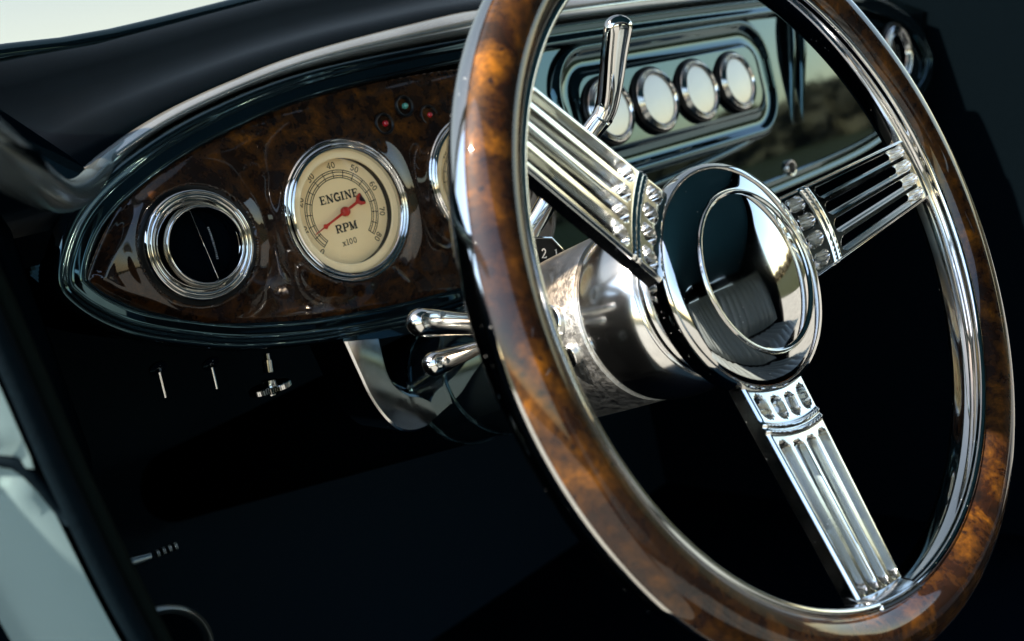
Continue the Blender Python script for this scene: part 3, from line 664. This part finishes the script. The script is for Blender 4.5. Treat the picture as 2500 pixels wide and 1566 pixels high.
# signal switch socket on the left flank of the shroud
ua = math.radians(163); ux, uy = math.cos(ua), math.sin(ua)
def flank(rad, z, half, n=28):
    """ring standing on the column flank, axis radial"""
    V = []
    for h, rr in rad:
        for i in range(n):
            a = 2*math.pi*i/n; tz = rr*math.cos(a); tt = rr*math.sin(a)
            V.append(((h*ux-tt*uy), (h*uy+tt*ux), z+tz))
    return V, grid_faces(len(rad), n, False, True)
obj('switch_socket', *flank([(0.050, 0.0105), (0.0560, 0.0100), (0.0568, 0.0090), (0.0560, 0.0078), (0.048, 0.0075)], -0.128, 0), ALU, colm, True, 40)
obj('switch_bore', *flank([(0.0545, 0.0078), (0.0535, 0.0001)], -0.128, 0), BLACKP, colm, True, 40)
ua = math.radians(186); ux, uy = math.cos(ua), math.sin(ua)
obj('screw_boss', *flank([(0.050, 0.0070), (0.0570, 0.0066), (0.0580, 0.0050), (0.0575, 0.0)], -0.122, 0), ALU, colm, True, 40)
# gear indicator on the column top
ind = thing('gear_indicator', (0.405, -0.115, -0.085), 'small black gear indicator with white numerals on the column top', 'indicator')
V, F = prism([(0.380, -0.082), (0.380, -0.060), (0.386, -0.0565), (0.410, -0.0625), (0.4185, -0.0735), (0.4185, -0.086)], -0.118, -0.098)
obj('housing', V, F, BLACKP, ind, smooth=20)
obj('rim', *tube([(0.380, -0.1185, -0.080), (0.380, -0.1185, -0.060), (0.386, -0.1185, -0.0565), (0.410, -0.1185, -0.0625), (0.4185, -0.1185, -0.0735), (0.4185, -0.1185, -0.084)], 0.0009, 8), CHROME, ind)
for s, x, z in (('N', 0.3855, -0.0660), ('D', 0.3925, -0.0680), ('2', 0.4010, -0.0705), ('1', 0.4115, -0.0735)):
    V, F = text_mesh(s, 0.0062, x, z, -0.2, 1.3); obj('numeral', [(a, -0.1184, b) for a, b, c in V], F, WHITEI, ind, smooth=0)

# stalks and gear lever
def lever(name, path, rad, label, cat, mat=SATIN):
    P, R = rounded_end(path, rad); t = thing(name, path[-1], label, cat); obj('arm', *tube(P, R, 32), mat, t, smooth=180); return t
lv = lever('signal_lever', spline([(0.2665, -0.1585, -0.0760), (0.2900, -0.151, -0.0838), (0.3170, -0.142, -0.0925), (0.356, -0.128, -0.104)], 16).tolist(), np.interp(np.linspace(0, 1, 16), [0, 0.12, 0.35, 1], [0.0074, 0.0075, 0.0066, 0.0050]).tolist(), 'thick chrome stalk with rounded tip, upper of the two left of the column', 'lever')
obj('grub_screw', *tube([(0.2790, -0.1615, -0.0755), (0.2787, -0.1628, -0.0752)], 0.0016, 12), ALU, lv)
lw = lever('tilt_lever', spline([(0.2790, -0.1435, -0.1032), (0.3000, -0.135, -0.1060), (0.3245, -0.125, -0.1092), (0.355, -0.113, -0.1130)], 16).tolist(), np.interp(np.linspace(0, 1, 16), [0, 0.15, 1], [0.0068, 0.0066, 0.0026]).tolist(), 'tapering chrome stalk with round tip, lower of the two left of the column', 'lever')
obj('grub_screw', *tube([(0.2840, -0.1475, -0.1030), (0.2838, -0.1490, -0.1028)], 0.0018, 12), ALU, lw)
gl = thing('gear_lever', (0.385, -0.105, -0.085), 'chrome column gear lever with a flat paddle in front of the small gauges', 'lever')
P = spline([(0.384, -0.104, -0.084), (0.3943, -0.112, -0.0590), (0.4060, -0.119, -0.0450), (0.4270, -0.130, -0.0210), (0.4441, -0.140, -0.0035), (0.4530, -0.147, 0.0055)], 22)
obj('rod', *tube(P, np.linspace(0.0062, 0.0070, 22), 28), CHROME, gl, smooth=180)
Pp = spline([(0.4500, -0.1448, 0.0020), (0.4545, -0.149, 0.0105), (0.4556, -0.1555, 0.0240), (0.4560, -0.163, 0.0410), (0.4562, -0.170, 0.0550)], 22).tolist()
Rr = np.interp(np.linspace(0, 1, 22), [0, 0.25, 0.7, 1], [0.0068, 0.0076, 0.0074, 0.0072]).tolist()
Wf = np.interp(np.linspace(0, 1, 22), [0, 0.25, 1], [1.0, 0.95, 1.32]).tolist()
Pp, Rr2 = rounded_end(Pp, Rr, 7, False); Wf = Wf+[Wf[-1]]*(len(Pp)-len(Wf))
obj('paddle', *tube(Pp, Rr2, 32, True, Wf), CHROME, gl, smooth=180)
obj('collar', *tube([(0.383, -0.103, -0.088), (0.386, -0.1055, -0.078)], 0.0105, 28), CHROME, gl)

# column drop bracket under the dash
br = thing('column_bracket', (0.33, 0.0, -0.10), 'polished hook shaped column bracket hanging under the dash', 'bracket')
outer = spline([(0.3005, -0.0975, 0), (0.3045, -0.120, 0), (0.3085, -0.140, 0), (0.3165, -0.1595, 0), (0.3270, -0.1715, 0), (0.3430, -0.1755, 0), (0.3600, -0.1705, 0)], 30)[:, :2]
inner = spline([(0.3275, -0.1040, 0), (0.3265, -0.116, 0), (0.3265, -0.129, 0), (0.3300, -0.139, 0), (0.3380, -0.1475, 0), (0.3490, -0.1540, 0), (0.3610, -0.1670, 0)], 30)[:, :2]
V = []
for (ox, oz), (ix, iz) in zip(outer, inner):
    mx, mz = (ox+ix)/2, (oz+iz)/2
    for x, z, y in ((ox, oz, 0.030), (ox, oz, -0.0188), (ox*0.94+ix*0.06, oz*0.94+iz*0.06, -0.0198), (mx, mz, -0.0198), (ix*0.94+ox*0.06, iz*0.94+oz*0.06, -0.0198), (ix, iz, -0.0188), (ix, iz, 0.030)):
        V.append((x, y, z))
obj('hook', V, grid_faces(30, 7), SATIN, br, smooth=24)
V = []
for t in np.linspace(0, 1, 16):
    for k, (dx, dz, y) in enumerate(((0, 0, 0.012), (0.012, 0.004, 0.004), (0.020, 0.006, 0.014), (0.030, 0.008, 0.024))):
        a = inner[int(t*29)]; V.append((a[0]+dx*(1-0.5*t), y, a[1]+dz*(1-t)+0.001))
obj('inner_web', V, grid_faces(16, 4), CHROME, br, smooth=180)
obj('top_plate', *prism([(0.3015, -0.0995), (0.318, -0.103), (0.372, -0.112), (0.376, -0.106), (0.302, -0.096)], -0.016, 0.03), PAINT, br, smooth=30)

# ================================================================== DOOR JAMB, LEFT OF THE DASH
jb = thing('door_jamb', (0.04, -0.2, -0.3), 'door jamb with its sky reflection painted pale, at the lower left, out of focus', 'door jamb')
edge = spline([(0.058, 0.045, 0), (0.0640, 0.00, 0), (0.0668, -0.035, 0), (0.0700, -0.079, 0), (0.0770, -0.140, 0), (0.093, -0.24, 0), (0.135, -0.46, 0), (0.18, -0.76, 0)], 48)[:, :2]
gro = lambda x: float(np.interp(x, [-0.2, 0.0578, 0.0641, 0.0675, 0.0700, 0.0725, 0.08, 0.2], [-0.0600, -0.0612, -0.0650, -0.0712, -0.0800, -0.0880, -0.108, -0.30]))
V = []
for ex, ez in edge:
    for t in np.linspace(0, 1, 40):
        x = ex-0.001-0.16*t; d = ez-gro(x)
        y = -0.197+0.25*t**1.3+0.0045*math.exp(-(d/0.0034)**2)-0.003*smooth01((d-0.002)/0.006)
        V.append((x, y, ez))
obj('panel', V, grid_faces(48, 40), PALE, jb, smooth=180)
obj('seam', *tube([(x, -0.1975+0.25*max(0, (0.070-x)/0.16)**1.3, gro(x)) for x in np.linspace(-0.02, 0.0735, 40)], 0.0022, 10), RUBBER, jb, smooth=180)
wl_ = thing('windlace', (0.07, -0.2, -0.3), 'dark cloth covered door seal edging the door jamb', 'door seal')
obj('seal', *tube([(x+0.0048, -0.2005, z) for x, z in edge], 0.0042, 14), RUBBER, wl_, smooth=180)
obj('bead', *tube([(x+0.0115, -0.196, z) for x, z in edge], 0.0036, 14), WEAVE, wl_, smooth=180)
# side rail running from the dash lip back along the door
obj_r = tag(obj('side_rail', *tube(spline([(0.236, 0.0140, 0.0610), (0.215, 0.0110, 0.0535), (0.192, 0.0045, 0.0420), (0.168, -0.03, 0.0310), (0.142, -0.08, 0.0265), (0.116, -0.14, 0.0280), (0.089, -0.20, 0.0360), (0.060, -0.26, 0.0460), (0.030, -0.32, 0.0550)], 40), np.r_[np.linspace(0.0022, 0.0062, 12), np.linspace(0.0066, 0.0115, 28)], 24), RAILM, smooth=180), 'dark glossy garnish rail curling off the left end of the dash', 'rail')
# inner cowl side below the rail
tag(obj('body_sun_block', *box(-0.16, 0.088, -0.172, 0.90, -0.78, 0.032), VINYL), kind='structure')  # added dark box keeping the sun out of the footwell
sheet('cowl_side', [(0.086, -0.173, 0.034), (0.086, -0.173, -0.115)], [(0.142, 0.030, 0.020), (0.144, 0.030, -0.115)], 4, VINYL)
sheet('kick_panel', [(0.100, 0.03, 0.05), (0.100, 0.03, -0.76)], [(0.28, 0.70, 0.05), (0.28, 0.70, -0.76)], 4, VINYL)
tag(obj('cowl_sun_block', *box(-0.16, 1.46, 0.135, 0.95, 0.085, 0.118), VINYL), kind='structure')  # unseen slab added over the footwell to shut out the sun
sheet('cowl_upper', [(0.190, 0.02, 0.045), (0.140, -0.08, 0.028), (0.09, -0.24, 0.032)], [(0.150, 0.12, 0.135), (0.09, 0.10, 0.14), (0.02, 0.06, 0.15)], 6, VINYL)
# release handle and speaker ring low on the side
DIM = plain('dulled_metal', (0.30, 0.36, 0.37), 0.30, 1.0)
hd = thing('release_handle', (0.135, -0.03, -0.17), 'small dull metal release lever low in the dark footwell', 'handle')
obj('lever', *tube([(0.1235, -0.030, -0.1680), (0.132, -0.030, -0.1693), (0.141, -0.032, -0.1702)], [0.0022, 0.0032, 0.0024], 14), DIM, hd)
obj('serrated_grip', *join(*[tube([(0.1435+0.0034*i, -0.032, -0.1704-0.0002*i), (0.1452+0.0034*i, -0.032, -0.1705-0.0002*i)], 0.0024, 10) for i in range(4)]), DIM, hd)
obj('bracket', *tube([(0.128, 0.02, -0.172), (0.130, -0.03, -0.170)], 0.004, 12), VINYL, hd)
sp = thing('footwell_speaker', (0.125, -0.10, -0.22), 'chrome ringed round speaker at the bottom edge, out of focus', 'speaker')
SPK = (0.1110, -0.1000, -0.1964)
V, F = lathe([(0.0262, 0.0), (0.0262, 0.003), (0.0245, 0.0050), (0.0222, 0.0040), (0.0212, 0.0)], 70)
obj('ring', [(SPK[0]+x, SPK[1]-z, SPK[2]+y) for x, y, z in V], F, DIM, sp, smooth=60)
V, F = lathe([(0.0, 0.008), (0.005, 0.007), (0.009, 0.003), (0.010, 0.0)], 40)
obj('dome', [(SPK[0]-0.003+x, SPK[1]-z, SPK[2]+0.012+y) for x, y, z in V], F, CHROME, sp, smooth=180)
V, F = lathe([(0.0, -0.004), (0.0215, 0.001)], 40)
obj('cone', [(SPK[0]+x, SPK[1]-z, SPK[2]+y) for x, y, z in V], F, VINYL, sp, smooth=180)
